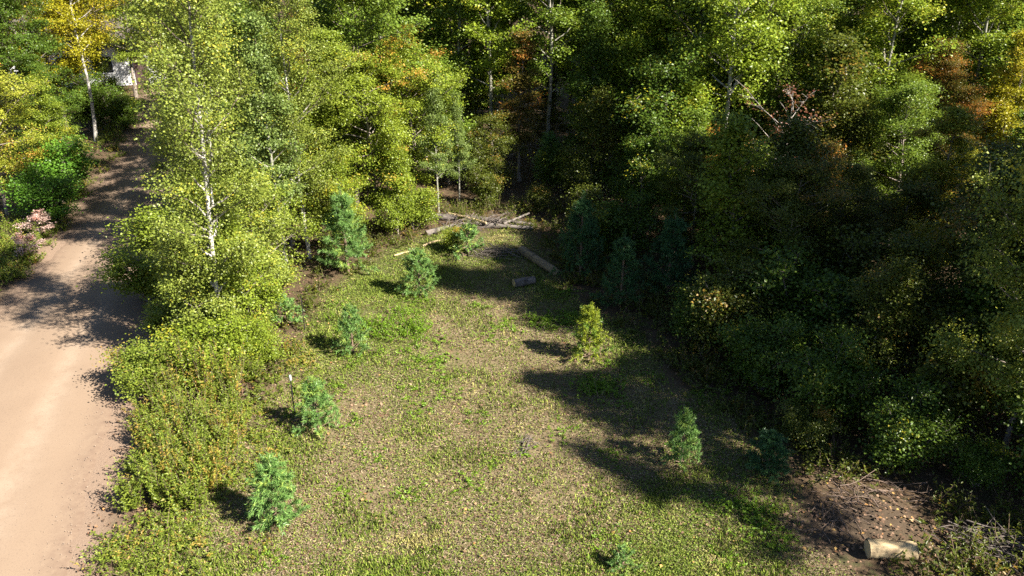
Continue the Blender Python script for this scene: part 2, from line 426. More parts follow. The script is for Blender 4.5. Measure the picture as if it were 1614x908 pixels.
# --- belt of trees between the road and the clearing
g = 'belt of young trees between the road and the clearing'
tree('birch_tree', 'birch0', -7.05, 16.3, 10.8, 'birch', 'birch', 'tall slim white-barked birch, its trunk shadow lying across the sunny road', group=g, rz=.4, lean=(.09, .0))
tree('birch_tree', 'birch1', -9.0, 21.8, 10.5, 'birch', 'birch', 'tall pale birch in the road belt directly behind the nearest birch', group=g, lean=(.06, 0))
tree('birch_tree', 'birch0', -11.4, 25.6, 7.2, 'birch', 'birch', 'slender birch leaning over the shaded part of the road', group=g, lean=(-.03, 0))
tree('maple_sapling', 'sapling1', -7.4, 16.2, 3.4, 'birch', 'maple', 'low yellow-green maple at the foot of the nearest birch on its road side', group=g)
tree('maple_sapling', 'sapling1', -6.6, 17.0, 3.3, 'yellowgreen', 'maple', 'yellow-green maple sapling at the clearing side of the nearest birch', group=g)
tree('maple_sapling', 'sapling1', -8.3, 18.0, 3.0, 'yellowgreen', 'maple', 'yellowing sapling with one long branch reaching over the road', group=g, wide=1.15)
tree('maple_sapling', 'sapling0', -6.9, 19.2, 3.8, 'birch', 'maple', 'dense yellow-green sapling in the gap between the birches', group=g)
tree('aspen_tree', 'aspen2', -6.9, 21.4, 7.4, 'paleaspen', 'aspen', 'pale grey-green aspen rising beside the two tall birches', group=g)
tree('maple_tree', 'maple1', -7.3, 23.6, 6.4, 'yellowgreen', 'maple', 'yellow-green maple behind the bushy pine at the clearing edge', group=g)
tree('maple_tree', 'maple0', -4.7, 25.4, 6.3, 'orangetop', 'maple', 'rounded yellow maple with an orange patch near its top', group=g)
tree('maple_sapling', 'sapling0', -5.7, 23.2, 3.2, 'yellowgreen', 'maple', 'low golden-green maple right behind the bushy pine', group=g)
tree('maple_sapling', 'sapling1', -3.9, 24.4, 3.0, 'yellowgreen', 'maple', 'yellow sapling in front of the orange-topped maple', group=g)
tree('aspen_tree', 'aspen2', -2.7, 26.6, 5.0, 'paleaspen', 'aspen', 'small pale aspen at the end of the tree belt above the log pile', group=g)
tree('aspen_tree', 'aspen2', -2.0, 27.6, 4.2, 'paleaspen', 'aspen', 'shortest pale aspen, last of the sunlit belt beside the dark wood', group=g)
tree('maple_tree', 'maple2', -9.5, 26.8, 7.5, 'green', 'maple', 'green maple half hidden between the birches of the road belt', group=g)
tree('aspen_tree', 'aspen0', -7.2, 30.0, 9.6, 'aspen', 'birch', 'white-stemmed bright aspen standing behind the road belt', group=g)
tree('aspen_tree', 'aspen2', -5.2, 31.2, 9.4, 'aspen', 'aspen', 'green aspen behind the orange-topped maple', group=g)
tree('birch_tree', 'birch1', -12.8, 30.5, 7.8, 'birch', 'birch', 'tall birch beside the dark stretch of the road', group=g)
tree('maple_tree', 'maple1', -10.2, 31.5, 8.5, 'yellowgreen', 'maple', 'yellow-green maple deep in the road belt', group=g)
tree('maple_tree', 'maple0', -13.6, 35.5, 9.0, 'green', 'maple', 'dark green maple shading the far road', group=g)

tree('birch_tree', 'birch0', -6.5, 22.6, 9.6, 'birch', 'birch', 'full pale birch just left of the bushy pine', group=g, rz=2.2)
tree('maple_tree', 'maple2', -5.9, 27.6, 8.6, 'aspen', 'maple', 'broad green maple behind the full pale birch', group=g)
tree('maple_tree', 'maple1', -6.2, 25.4, 6.6, 'yellowgreen', 'maple', 'yellow maple squeezed between the pale birch and the orange-topped maple', group=g)
tree('maple_tree', 'maple0', -3.7, 27.6, 6.4, 'orangetop', 'maple', 'yellow maple with reddish tips behind the small pale aspens', group=g)
tree('maple_sapling', 'sapling1', -7.6, 18.2, 4.2, 'yellowgreen', 'maple', 'upright yellow-green sapling just behind the nearest birch', group=g, wide=1.0)
tree('maple_sapling', 'sapling0', -7.2, 20.3, 3.6, 'yellowgreen', 'maple', 'round yellow sapling at the clearing edge left of the bushy pine', group=g, wide=1.1)

# --- trees on the far side of the road
g = 'trees along the far side of the dirt road'
tree('maple_tree', 'maple0', -18.6, 26.6, 6.0, 'orange', 'maple', 'golden-orange maple beside the road with spreading branches', group=g)
tree('maple_tree', 'maple1', -17.9, 29.3, 4.6, 'yellowgreen', 'maple', 'bright yellow maple low behind the golden-orange maple', group=g)
tree('shrub', 'shrub1', -16.6, 25.9, 1.9, 'bush', 'maple', 'bright green rounded bush at the roadside', cat='shrub', group=g, wide=1.2)
tree('shrub', 'shrub0', -17.4, 28.2, 2.4, 'bush', 'maple', 'green bush just behind the rounded roadside bush', cat='shrub', group=g, wide=1.2)
tree('maple_tree', 'maple2', -20.3, 33.2, 7.4, 'green', 'maple', 'green maple between the golden maple and the white trunk', group=g)
tree('maple_tree', 'maple1', -19.6, 31.6, 5.0, 'green', 'maple', 'low green maple hanging over the shaded road edge', group=g)
tree('aspen_tree', 'aspen1', -20.9, 37.8, 10.0, 'gold', 'birch', 'tall golden tree with a bare white trunk by the road', group=g, lean=(.09, 0), wide=1.0)
tree('maple_tree', 'maple2', -25.4, 45.4, 9.6, 'gold', 'maple', 'golden maple whose low crown hides the house roof', group=g)
tree('maple_tree', 'maple2', -16.6, 41.5, 9.5, 'gold', 'maple', 'golden maple across the road from the white trunk', group=g)
tree('maple_tree', 'maple2', -23.9, 49.0, 9.5, 'yellowgreen', 'maple', 'yellow-green maple beside the house', group=g)
tree('maple_tree', 'maple2', -22.6, 38.5, 9.5, 'gold', 'maple', 'broad golden maple behind the white-trunked tree', group=g)
tree('maple_tree', 'maple0', -23.8, 33.5, 8.0, 'orange', 'maple', 'orange-tinged maple at the edge of the road wood', group=g)
tree('aspen_tree', 'aspen0', -25.6, 37.5, 10.0, 'dullgreen', 'aspen', 'dull green aspen behind the orange-tinged maple', group=g)
tree('maple_tree', 'maple0', -27.5, 42.0, 11.5, 'gold', 'maple', 'yellow-leaved tree in front of the white house', group=g)
tree('aspen_tree', 'aspen0', -30.5, 46, 13.0, 'green', 'aspen', 'green tree left of the white house', group=g)
tree('red_maple', 'redbranch', -16.0, 24.2, 1.0, 'pink', 'birch', 'small red maple with pinkish leaves at the road verge', group=g, rz=.5, wide=1.1)
tree('red_maple', 'redbranch', -15.3, 22.4, .95, 'pink', 'birch', 'pink-leaved red maple sapling hanging over the weeds nearer the camera', group=g, rz=2.0, wide=1.1)

for x, y, h, lab in [(-22.6, 41.2, 2.6, 'dark shrub behind the white trunk by the road'), (-20.9, 40.6, 2.0, 'shrub at the road edge beside the white trunk')]:
    tree('shrub', 'shrub0', x, y, h, 'green', 'maple', lab, 'shrub', g, wide=1.3)
tree('shrub', 'shrub1', -26.0, 47.2, 1.3, 'green', 'maple', 'low shrub in front of the white house wall', 'shrub', g)
tree('maple_sapling', 'sapling1', -23.9, 45.6, 3.4, 'yellowgreen', 'maple', 'thin yellow sapling standing before the white house', group=g)

# --- the dark wood: front trees told apart one by one
g = 'front trees of the wood behind the clearing'
tree('aspen_tree', 'aspen0', -1.0, 32.5, 10.2, 'limeaspen', 'aspen', 'tall sunlit aspen standing alone against the dark wood behind the log pile', group=g, wide=1.15)
tree('aspen_tree', 'aspen2', 2.7, 35.0, 10.5, 'limeaspen', 'aspen', 'thin sunlit aspen beside the lone tall aspen', group=g)
tree('aspen_tree', 'aspenfork', 7.65, 26.9, 10.2, 'limeaspen', 'birch', 'sunlit aspen with a white trunk forked in two', group=g, wide=1.15, rz=.2)
tree('aspen_tree', 'aspen1', 13.0, 27.4, 9.4, 'limeaspen', 'aspen', 'broad bright lime-green aspen above the yellow maple', group=g, wide=1.2)
tree('aspen_tree', 'aspen0', 16.6, 28.0, 10.4, 'limeaspen', 'aspen', 'bright aspen at the sunny corner of the wood', group=g, wide=1.2)
tree('maple_tree', 'maple1', 16.2, 25.2, 6.6, 'gold', 'maple', 'golden maple in front of the bright corner aspen', group=g)
tree('dying_maple', 'sparse0', 8.8, 24.6, 5.3, 'red', 'dead', 'half-bare dying maple with a few dark red leaves', group=g, rz=1.0)
tree('maple_sapling', 'sapling1', 6.1, 25.4, 5.0, 'limeaspen', 'aspen', 'pale lime sapling catching sun below the forked aspen', group=g)
tree('maple_sapling', 'sapling0', 6.9, 24.0, 3.8, 'rust', 'maple', 'rust-orange maple sapling below the dying red maple', group=g)
tree('maple_sapling', 'sapling1', 9.6, 22.2, 3.8, 'rust', 'maple', 'reddish-brown sapling in the dark wood under the dying maple', group=g)
tree('maple_sapling', 'sapling0', 10.3, 17.4, 3.0, 'gold', 'maple', 'yellow-orange maple sapling shining in the dark right wood', group=g)
tree('maple_tree', 'maple1', 12.0, 20.4, 5.2, 'orange', 'maple', 'orange-brown maple at the shaded right side', group=g)
tree('maple_tree', 'maple0', 9.5, 12.0, 7.2, 'birch', 'maple', 'near sunlit green tree overhanging the brush pile', group=g, wide=.75)
tree('birch_sapling', 'sapling1', 7.7, 14.2, 3.4, 'dullgreen', 'birch', 'thin birch sapling with a few sunlit leaves in the dark edge', group=g)
tree('maple_sapling', 'sapling0', 8.9, 15.6, 3.6, 'dullgreen', 'maple', 'dull green sapling behind the near overhanging tree', group=g)
tree('maple_tree', 'maple2', 12.4, 23.4, 5.4, 'aspen', 'maple', 'dark green maple with a leaning black trunk', group=g)
tree('maple_tree', 'maple0', 5.6, 21.8, 4.4, 'dullgreen', 'maple', 'shaded dull maple behind the dark young pines', group=g)
tree('maple_sapling', 'sapling0', 4.2, 24.6, 3.6, 'green', 'maple', 'shaded green sapling right of the bare earth patch', group=g)
tree('maple_sapling', 'sapling1', 2.9, 27.2, 4.4, 'dullgreen', 'maple', 'sapling behind the bare earth patch', group=g)
tree('maple_sapling', 'sapling0', -.7, 29.6, 3.2, 'dullgreen', 'maple', 'dull green sapling at the dark gap behind the log pile', group=g)
tree('maple_tree', 'aspen0', 14.6, 16.2, 8.0, 'orange', 'maple', 'tall green maple on the right behind the near overhanging tree', group=g)
tree('maple_tree', 'maple0', 7.3, 18.4, 4.6, 'dullgreen', 'maple', 'dark maple in the deepest shade of the right wood', group=g)

# --- the wood behind: lines of trees and the saplings under them, each told apart by the nearest thing one can find
ANCHOR = [(-1.0, 32.5, 'the lone tall sunlit aspen'), (7.65, 26.9, 'the fork-trunked aspen'), (13, 27.4, 'the broad lime-green aspen'), (16.6, 28, 'the bright corner aspen'), (16.2, 25.2, 'the golden corner maple'),
          (8.8, 24.6, 'the dying red maple'), (6.9, 24, 'the rust-orange sapling'), (10.3, 17.4, 'the yellow-orange sapling'), (12, 20.4, 'the orange-brown maple'), (9.6, 12.9, 'the near overhanging tree'),
          (12.4, 23.4, 'the black-trunked maple'), (4.4, 19.4, 'the deepest dark pine'), (2.05, 20.9, 'the dark pine by the long log'), (.07, 27.4, 'the bare earth behind the log pile'), (-2, 27.6, 'the shortest pale aspen'),
          (2.7, 35, 'the thin sunlit aspen'), (-5.2, 31.2, 'the aspen behind the orange-topped maple'), (-13.6, 35.5, 'the dark maple over the far road'), (-7.2, 30, 'the white-stemmed aspen')]
ADJ = {'green': 'dark green', 'aspen': 'mid green', 'limeaspen': 'bright lime-green', 'dullgreen': 'dull green', 'rust': 'rusty brown', 'yellowgreen': 'yellow-green'}
told = set()
def tell(noun, pal, x, y):
    for ax, ay, ph in sorted(ANCHOR, key=lambda q: (q[0] - x) ** 2 + (q[1] - y) ** 2):
        dx, dy = x - ax, y - ay; far = math.hypot(dx, dy) > 4.5
        side = ('behind' if dy > 0 else 'in front of') if abs(dy) > abs(dx) else ('right of' if dx > 0 else 'left of')
        lab = f"{ADJ[pal]} {noun} {'well ' if far else 'just '}{side} {ph}"
        if lab not in told:
            told.add(lab); return lab
rr = random.Random(7)
kinds = ['aspen0', 'aspen1', 'aspen2', 'aspen0', 'aspen2', 'birch1', 'maple1']
for row, (y0, xa, xb, h0) in enumerate([(29.8, 2.6, 22, 9.0), (33.5, -4.5, 26, 11), (38, -9, 30, 12), (43, -9.5, 33, 14), (49, -11, 38, 15), (57, -36, 44, 17)]):
    x = xa
    while x < xb:
        k = kinds[rr.randrange(7)]; xx = x + rr.uniform(-.6, .6); yy = y0 + rr.uniform(-1.3, 1.3)
        pal = rr.choice(['green', 'limeaspen', 'aspen', 'limeaspen', 'aspen', 'green' if x < 6 else 'limeaspen'])
        sp = 'maple' if 'maple' in k else 'birch' if 'birch' in k else 'aspen'
        tree(sp + '_tree', k, xx, yy, h0 * rr.uniform(.85, 1.15), pal, 'aspen' if sp != 'maple' else 'maple',
             'tall leafy tree deep in the dense wood behind the clearing' if row > 2 else tell(sp, pal, xx, yy),
             group='trees deep in the wood behind the clearing' if row > 2 else 'lines of trees in the wood behind the clearing', wide=1.2)
        x += rr.uniform(2.0, 2.8) * (1 + .12 * row)
for x, y, h, k, wd in [(10.6, 10.0, 9.8, 'aspen3', .9), (12.0, 9.1, 10.6, 'aspen3', 1.0), (12.7, 6.0, 11.0, 'aspen3', .75), (13.2, 12.8, 14.5, 'aspen1', .8), (15.8, 11.5, 17, 'aspen0', .85), (12.4, 14.0, 9, 'aspen0', 1.0), (14.2, 14.8, 14, 'aspen3', 1.1), (16.8, 13.4, 17, 'aspen3', 1.0),
                   (20.0, 14.0, 13, 'aspen1', 1.1), (18.6, 12.0, 13, 'aspen3', 1.3), (15.6, 16.4, 14.5, 'aspen3', 1.2), (18.0, 19.5, 7, 'aspen3', 1.0), (15.0, 18.4, 9.5, 'aspen3', 1.0), (11.6, 12.9, 6.0, 'maple1', .85), (13.6, 12.4, 7.5, 'maple1', .8), (11.9, 14.6, 6.5, 'maple0', .8), (11.7, 9.7, 4.6, 'sapling0', .8), (12.3, 11.9, 6.0, 'maple1', .7), (14.6, 13.4, 9, 'maple1', .8), (17.4, 15.4, 11, 'maple1', .8), (11.3, 8.7, 3.4, 'sapling0', .7), (12.7, 8.9, 4.2, 'sapling0', .8)]:
    tree('aspen_tree' if 'aspen' in k else 'maple_sapling', k, x, y, h, 'green', 'aspen', 'tall green tree of the sunward wood casting shade over the clearing' if h > 5 else ('small' if h < 4 else 'taller' if h < 4.4 else 'tallest') + ' leafy sapling added out of view to shade the brush heap', group='sunward wood at the edge of the clearing', wide=wd)  # low maples and unseen saplings are added to shade the brush heap and shrubs
# saplings that fill the shade under the wood
for x, y in [(6.2, 20.0), (7.8, 20.6), (9.0, 19.0), (10.8, 19.2), (12.4, 18.0), (11.0, 16.0), (12.6, 15.4), (7.2, 22.8), (10.6, 23.8), (11.2, 25.6), (5.2, 26.2), (6.4, 28.2), (8.8, 28.0),
             (10.8, 28.0), (12.2, 29.4), (14.4, 24.6), (14.6, 21.6), (16.4, 22.2), (15.8, 29.8), (17.6, 26.6), (3.2, 29.8), (5.0, 30.2), (.3, 31.0), (1.6, 33.0), (-2.6, 30.4), (-3.6, 33.4), (-1.4, 34.6),
             (4.0, 33.6), (6.2, 33.0), (9.6, 32.6), (13.0, 33.0), (16.8, 33.0), (19.6, 30.6), (13.9, 26.4), (-6.4, 34.5), (-8.6, 36.0), (5.6, 23.4), (9.4, 26.8), (11.6, 27.0), (15.0, 26.6)]:
    k = rr.choice(['sapling1', 'sapling1', 'aspen2', 'birch1', 'sapling0']); p = rr.choice(['green', 'limeaspen', 'dullgreen', 'aspen', 'rust', 'rust', 'dullgreen', 'aspen', 'yellowgreen'])
    tree('young_tree', k, x, y, rr.uniform(3.6, 5.4) * (1.25 if y > 25 else 1), p, 'maple', tell('young tree', p, x, y), group='understory saplings of the wood', wide=1.5 if k in ('aspen2', 'birch1') else 1.05)

# ------------------------------------------------------------------ young white pines
def grow_pine(seed, h, rad, nw, nbr, nsh, needles, nl):
    rng = np.random.default_rng(seed); T = Tubes()
    P = []; D = []; CLS = []
    T.add([(0, 0, -.1), (.01, 0, h * .5), (0, .01, h)], [.022 * h, .016 * h, .004], 6)
    def shoot(a, b, k, c):
        s = rng.random(k) ** .7
        ax = unit(b - a); P.append(a + (b - a) * s[:, None])
        d = unit(rng.normal(size=(k, 3))); d = unit(d - ax * (d @ ax)[:, None] * .9 + ax * .75); D.append(d); CLS.append(np.full(k, c))
    for wv in range(nw):
        u = wv / (nw - .3); z = h * (.08 + .80 * u)
        L0 = rad * (1 - u) ** .7 * 1.0 + .08
        for b in range(nbr):
            az = b * 6.283 / nbr + wv * .7 + rng.normal() * .25; L = L0 * rng.uniform(.65, 1.15)
            ang = .25 + .45 * u + rng.normal() * .12
            d = np.array([math.cos(az) * math.cos(ang), math.sin(az) * math.cos(ang), math.sin(ang)])
            p0 = np.array([0, 0, z + rng.normal() * .03]); s2 = np.linspace(0, 1, 4)
            pts = p0 + s2[:, None] * d * L + np.stack([0 * s2, 0 * s2, .2 * L * s2 ** 2], 1)
            T.add(pts, .009 * (1 - .8 * s2) + .002, 4)
            c = rng.random()
            shoot(pts[1], pts[3] + d * .05, int(needles * 1.6), c)
            for j in range(nsh):
                s = rng.uniform(.3, 1); q = p0 + d * L * s + np.array([0, 0, .2 * L * s * s])
                td = unit(d * .7 + rng.normal(size=3) * .55 + [0, 0, .25]); ln = rng.uniform(.09, .2) * (.6 + .4 * min(h, 2))
                shoot(q, q + td * ln, needles, .6 * c + .4 * rng.random())
    for k in range(5):
        q = np.array([0, 0, h * (.84 + .03 * k)]); az = k * 1.26
        td = np.array([math.cos(az) * .35, math.sin(az) * .35, .9])
        shoot(q, q + td * .17, needles, rng.random())
    shoot(np.array([0, 0, h * .85]), np.array([0, 0, h * 1.05]), needles * 2, .8)
    P = np.concatenate(P); D = np.concatenate(D); cl = np.concatenate(CLS); M = len(P)
    ln = nl * rng.uniform(.7, 1.2, M)
    sd = unit(np.cross(D, rng.normal(size=(M, 3)))) * .0075
    v = np.stack([P - sd, P + sd, P + D * ln[:, None] + [0, 0, -.008]], 1).reshape(-1, 3); v[:, 2] = np.maximum(v[:, 2], .03)
    f = np.arange(M * 3).reshape(-1, 3)
    return T.mesh('trunk'), np_mesh('crown', v, f, {'lv': rng.random(M), 'cl': cl})
KIND['pine0'] = grow_pine(81, 1.5, .52, 7, 6, 7, 30, .095)
KIND['pine1'] = grow_pine(82, 1.5, .48, 7, 6, 7, 30, .09)
KIND['pine2'] = grow_pine(83, 2.8, .85, 9, 6, 11, 32, .11)
KIND['pine4'] = grow_pine(85, 1.5, .42, 6, 5, 7, 34, .10)
KIND['pine5'] = grow_pine(86, 1.5, .58, 7, 6, 6, 32, .09)
KIND['pine3'] = grow_pine(84, .6, .25, 4, 5, 4, 22, .07)
for k, z in (('pine0', 1.5), ('pine1', 1.5), ('pine2', 2.8), ('pine3', .6), ('pine4', 1.5), ('pine5', 1.5)): used[k] = z
g = 'young white pines planted in the clearing'
tree('pine_sapling', 'pine0', -4.12, 10.42, 1.35, 'pine', 'brown', 'bluish young white pine nearest the weed thicket by the road', 'pine', g)
tree('pine_sapling', 'pine4', -4.05, 13.2, 1.25, 'pine', 'brown', 'young white pine beside the thin capped stake', 'pine', g)
tree('pine_sapling', 'pine5', -3.95, 16.5, 1.3, 'pine', 'brown', 'young white pine beside the bright green weed patch', 'pine', g, wide=.85)
tree('pine_sapling', 'pine1', 1.86, 16.1, 1.45, 'yellowpine', 'brown', 'yellowish young pine lit at the edge of the tree shadow', 'pine', g, wide=.85)
tree('pine_sapling', 'pine4', 3.32, 12.1, 1.25, 'pine', 'brown', 'slender young pine standing in the tree shadow', 'pine', g, wide=.78)
tree('pine_sapling', 'pine5', -2.68, 19.9, 1.4, 'pine', 'brown', 'shaded young pine in front of the log pile', 'pine', g)
tree('pine_sapling', 'pine3', 1.82, 9.4, .42, 'pine', 'brown', 'tiny pine seedling with a long shadow on the open grass', 'pine', g)
tree('pine_sapling', 'pine3', -1.42, 22.6, .95, 'pine', 'brown', 'tiny pale pine between the log pile and the twig heap', 'pine', g)
tree('pine_tree', 'pine2', -5.05, 21.5, 2.7, 'pine', 'brown', 'bushy white pine at the foot of the yellow maples', 'pine', g, wide=.95)
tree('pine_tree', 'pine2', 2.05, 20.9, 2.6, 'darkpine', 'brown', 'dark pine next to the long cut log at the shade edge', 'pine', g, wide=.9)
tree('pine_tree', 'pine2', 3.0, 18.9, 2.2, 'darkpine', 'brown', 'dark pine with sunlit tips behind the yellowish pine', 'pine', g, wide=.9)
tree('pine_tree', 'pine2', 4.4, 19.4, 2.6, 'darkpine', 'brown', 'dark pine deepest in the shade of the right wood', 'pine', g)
tree('pine_tree', 'pine0', 4.9, 11.8, .95, 'darkpine', 'brown', 'low dark pine at the top of the bare dirt patch', 'pine', g, wide=1.3)
tree('pine_sapling', 'pine3', -6.0, 17.9, .8, 'pine', 'brown', 'small pine seedling among the weeds below the birch', 'pine', g)
tree('pine_tree', 'pine0', 1.6, 31.0, 2.0, 'pine', 'brown', 'small pine far back in the dark gap of the wood', 'pine', g)
tree('pine_tree', 'pine0', 4.6, 27.8, 2.6, 'pine', 'brown', 'pale young pine in the wood above the dark pines', 'pine', g, wide=.7)

# ------------------------------------------------------------------ shrubs in the shade and at the edges
g = 'low leafy shrubs under the shaded wood'
for x, y, s, p, lab in [
    (5.9, 12.6, 1.0, 'dullgreen', 'low shrub at the upper end of the bare dirt patch'), (6.6, 13.3, 1.4, 'green', 'leafy shrub behind the bare dirt patch'),
    (7.6, 12.0, 1.2, 'green', 'dark shrub between the dirt patch and the overhanging tree'), (8.7, 11.4, 1.0, 'green', 'shrub right behind the dead brush heap'),
    (5.6, 14.6, 1.3, 'green', 'shrub at the clearing edge behind the slender shaded pine'), (5.4, 16.6, 1.6, 'dullgreen', 'shrub under the deepest shade of the right wood'),
    (7.0, 16.4, 1.9, 'green', 'taller shrub below the yellow-orange sapling'), (4.6, 17.0, 1.1, 'green', 'low shrub beside the dark pine with sunlit tips'),
    (2.6, 23.2, 1.4, 'dullgreen', 'shrub behind the dark pine by the cut log'), (3.6, 22.2, 1.5, 'green', 'shaded shrub between the dark pines and the wood'),
    (1.0, 27.0, 1.0, 'dullgreen', 'small low shrub behind the log pile'), (-1.0, 27.6, 1.1, 'dullgreen', 'low shrub in the dark gap left of the bare earth'),
    (-3.4, 25.0, 1.2, 'yellowgreen', 'sunlit yellow shrub behind the log pile end'), (-1.9, 23.1, .8, 'orangetop', 'small orange-leaved shrub in front of the log pile'),
    (8.4, 18.0, 2.0, 'dullgreen', 'tall shrub in the dark right wood'), (9.0, 20.0, 1.9, 'green', 'dark green shrub under the reddish sapling'),
    (2.0, 29.5, 1.4, 'green', 'shrub behind the bare earth patch'), (9.8, 10.6, 1.2, 'green', 'shrub at the foot of the near overhanging tree'),
    (8.9, 9.2, .8, 'green', 'low green plant below the dead brush heap'), (10.4, 14.4, 2.0, 'green', 'large shrub behind the near overhanging tree'), (10.3, 11.8, 1.7, 'green', 'shrub hugging the trunk of the near overhanging tree'), (9.2, 13.4, 1.7, 'dullgreen', 'dull shrub between the near overhanging tree and the birch sapling')]:
    tree('shrub', 'shrub0' if s > 1.05 else 'shrub1', x, y, s * (1.4 if s > 1.05 else 1), p, 'maple', lab, 'shrub', g, wide=.95)
g = 'roadside shrubs in the weed thicket'
for x, y, s, p, lab in [(-8.3, 14.7, 1.2, 'weed', 'leafy shrub at the road end of the weed thicket'), (-7.0, 15.2, 1.5, 'yellowgreen', 'yellow shrub in front of the nearest birch'),
                        (-6.1, 15.8, 1.0, 'yellowgreen', 'yellow-green shrub at the clearing side of the birch foot'), (-8.5, 17.0, 1.1, 'yellowgreen', 'shrub at the road edge beside the birch'),
                        (-10.2, 19.4, 1.7, 'yellowgreen', 'roadside shrub below the second birch'), (-11.0, 22.4, 1.9, 'yellowgreen', 'orange-tinged roadside shrub under the leaning birch')]:
    tree('shrub', 'shrub0', x, y, s, p, 'maple', lab, 'shrub', g, wide=1.3)

# ------------------------------------------------------------------ tall weeds (one mass nobody could count)
def weeds(name, pts, hmin, hmax, pal, label, seed, stems=16, leaves=16, size=.07, base=.16, splay=.3):
    rng = np.random.default_rng(seed); C = []; Nn = []; TG = []; CL = []; SZ = []
    T = Tubes()
    for (x, y, k) in pts:
        hb = rng.uniform(hmin, hmax) * k; cl0 = rng.random()
        for s in range(stems):
            az = rng.random() * 6.28; le = rng.uniform(.05, splay); hh = hb * rng.uniform(.6, 1.1)
            bx, by = x + rng.normal() * base, y + rng.normal() * base; bz = G(bx, by)
            top = np.array([bx + math.cos(az) * le, by + math.sin(az) * le, bz + hh]); bot = np.array([bx, by, bz])
            if s % 3 == 0: T.add(np.stack([bot, top]), [.006, .003], 3)
            u = rng.uniform(.2, 1, leaves); q = bot + (top - bot) * u[:, None]
            a = rng.random(leaves) * 6.28
            d = np.stack([np.cos(a), np.sin(a), rng.uniform(-.2, .7, leaves)], 1)
            sz = size * rng.uniform(.6, 1.3, leaves) * (1.3 - .6 * u)
            C.append(q + unit(d) * sz[:, None] * .5); TG.append(d); Nn.append(np.stack([-np.cos(a) * .5, -np.sin(a) * .5, np.ones(leaves)], 1) + rng.normal(size=(leaves, 3)) * .35)
            SZ.append(sz); CL.append(np.full(leaves, np.clip(.6 * cl0 + .4 * rng.random(), 0, 1)))
    me = leaf_mesh(name, np.concatenate(C), np.concatenate(Nn), np.concatenate(SZ), rng, np.concatenate(CL), width=.42, tang=np.concatenate(TG))
    o = tag(link(name, me, PAL[pal]), label, kind='stuff')
    st = link('stems', T.mesh('stems'), BARK['brown'], o); st['kind'] = 'stuff'
    return o
rg = np.random.default_rng(3)
pts = []; tries = 0
while len(pts) < 125 and tries < 9000:
    tries += 1
    y = rg.uniform(10.7, 17.5); x = rg.uniform(-10, -4.9)
    lo = np.interp(y, ROAD_Y, ROAD_R) + .75; hi = np.interp(y, [10.6, 12, 14, 17.5], [-5.6, -5.4, -5.9, -6.3])
    if lo < x < hi and all((x - q[0]) ** 2 + (y - q[1]) ** 2 > .105 for q in pts):
        pts.append((x, y, (.62 + .35 * min(1, (x - lo) / .8, (hi - x) / .8)) * (1 + .42 * float(fbm(np.array(x), np.array(y), 1.5, 9)))))
weeds('roadside_weeds', pts, .8, 1.25, 'weed', 'thicket of tall yellow-green weeds between the road and the clearing', 4, 30, 24, .072, .07, .34)
pts = [(rg.normal() * .6 - 6.1, rg.normal() * .55 + 9.7, rg.uniform(.3, .8)) for _ in range(46)] + [(rg.uniform(-6.2, -4.6), rg.uniform(10.6, 17), rg.uniform(.2, .5)) for _ in range(50)]
pts = [q for q in pts if q[0] > np.interp(q[1], ROAD_Y, ROAD_R) + .35]
weeds('low_weeds', pts, .25, .55, 'weed', 'low weeds fringing the tall thicket and the corner of the clearing', 14, 14, 12, .06)
pts = []
while len(pts) < 260:
    y = rg.uniform(9, 50); x = rg.uniform(-26, -5); d = float(road_dist(np.array(x), np.array(y)))
    if .25 < d < 2.2 and (x < -13 or y > 17): pts.append((x, y, .35 + .35 * min(1, d)))
pts += [(rg.uniform(-18, -14.9), rg.uniform(18.5, 25.5), rg.uniform(.35, .7)) for _ in range(150)]
pts = [q for q in pts if float(road_dist(np.array(q[0]), np.array(q[1]))) > .3]
weeds('verge_weeds', pts, .4, 1.0, 'weed', 'low weeds along both verges of the dirt road', 5, 12, 14, .09)
pts = []
while len(pts) < 420:
    y = rg.uniform(9, 32); x = rg.uniform(-6, 12); d = float(clear_dist(np.array(x), np.array(y)))
    if -2.6 < d < -.1 and float(road_dist(np.array(x), np.array(y))) > 1 and not (4.6 < x < 7.6 and 9.6 < y < 11.6) and not (-3.5 < x < 1.4 and 23.4 < y < 26.4 and rg.random() < .6): pts.append((x, y, .35 + .4 * min(1, -d)))
weeds('edge_weeds', pts, .35, .9, 'dullgreen', 'low undergrowth round the edge of the clearing under the trees', 6, 10, 12, .085)
pts = [(rg.normal() * .55 - 2.95, rg.normal() * .45 + 17.6, rg.uniform(.4, 1)) for _ in range(34)] + [(rg.normal() * .28 + 2.0, rg.normal() * .22 + 14.6, rg.uniform(.4, .8)) for _ in range(9)] \
    + [(rg.normal() * .5 + 1.2, rg.normal() * .25 + 18.0, rg.uniform(.3, .6)) for _ in range(14)] + [(rg.normal() * .25 + 4.3, rg.normal() * .3 + 10.4, .5) for _ in range(8)] \
    + [(rg.uniform(-5, 5), rg.uniform(8, 20), rg.uniform(.15, .35)) for _ in range(60)]
weeds('green_weeds', pts, .25, .5, 'herb', 'bright green weed patches in the mown clearing', 7, 14, 12, .062)

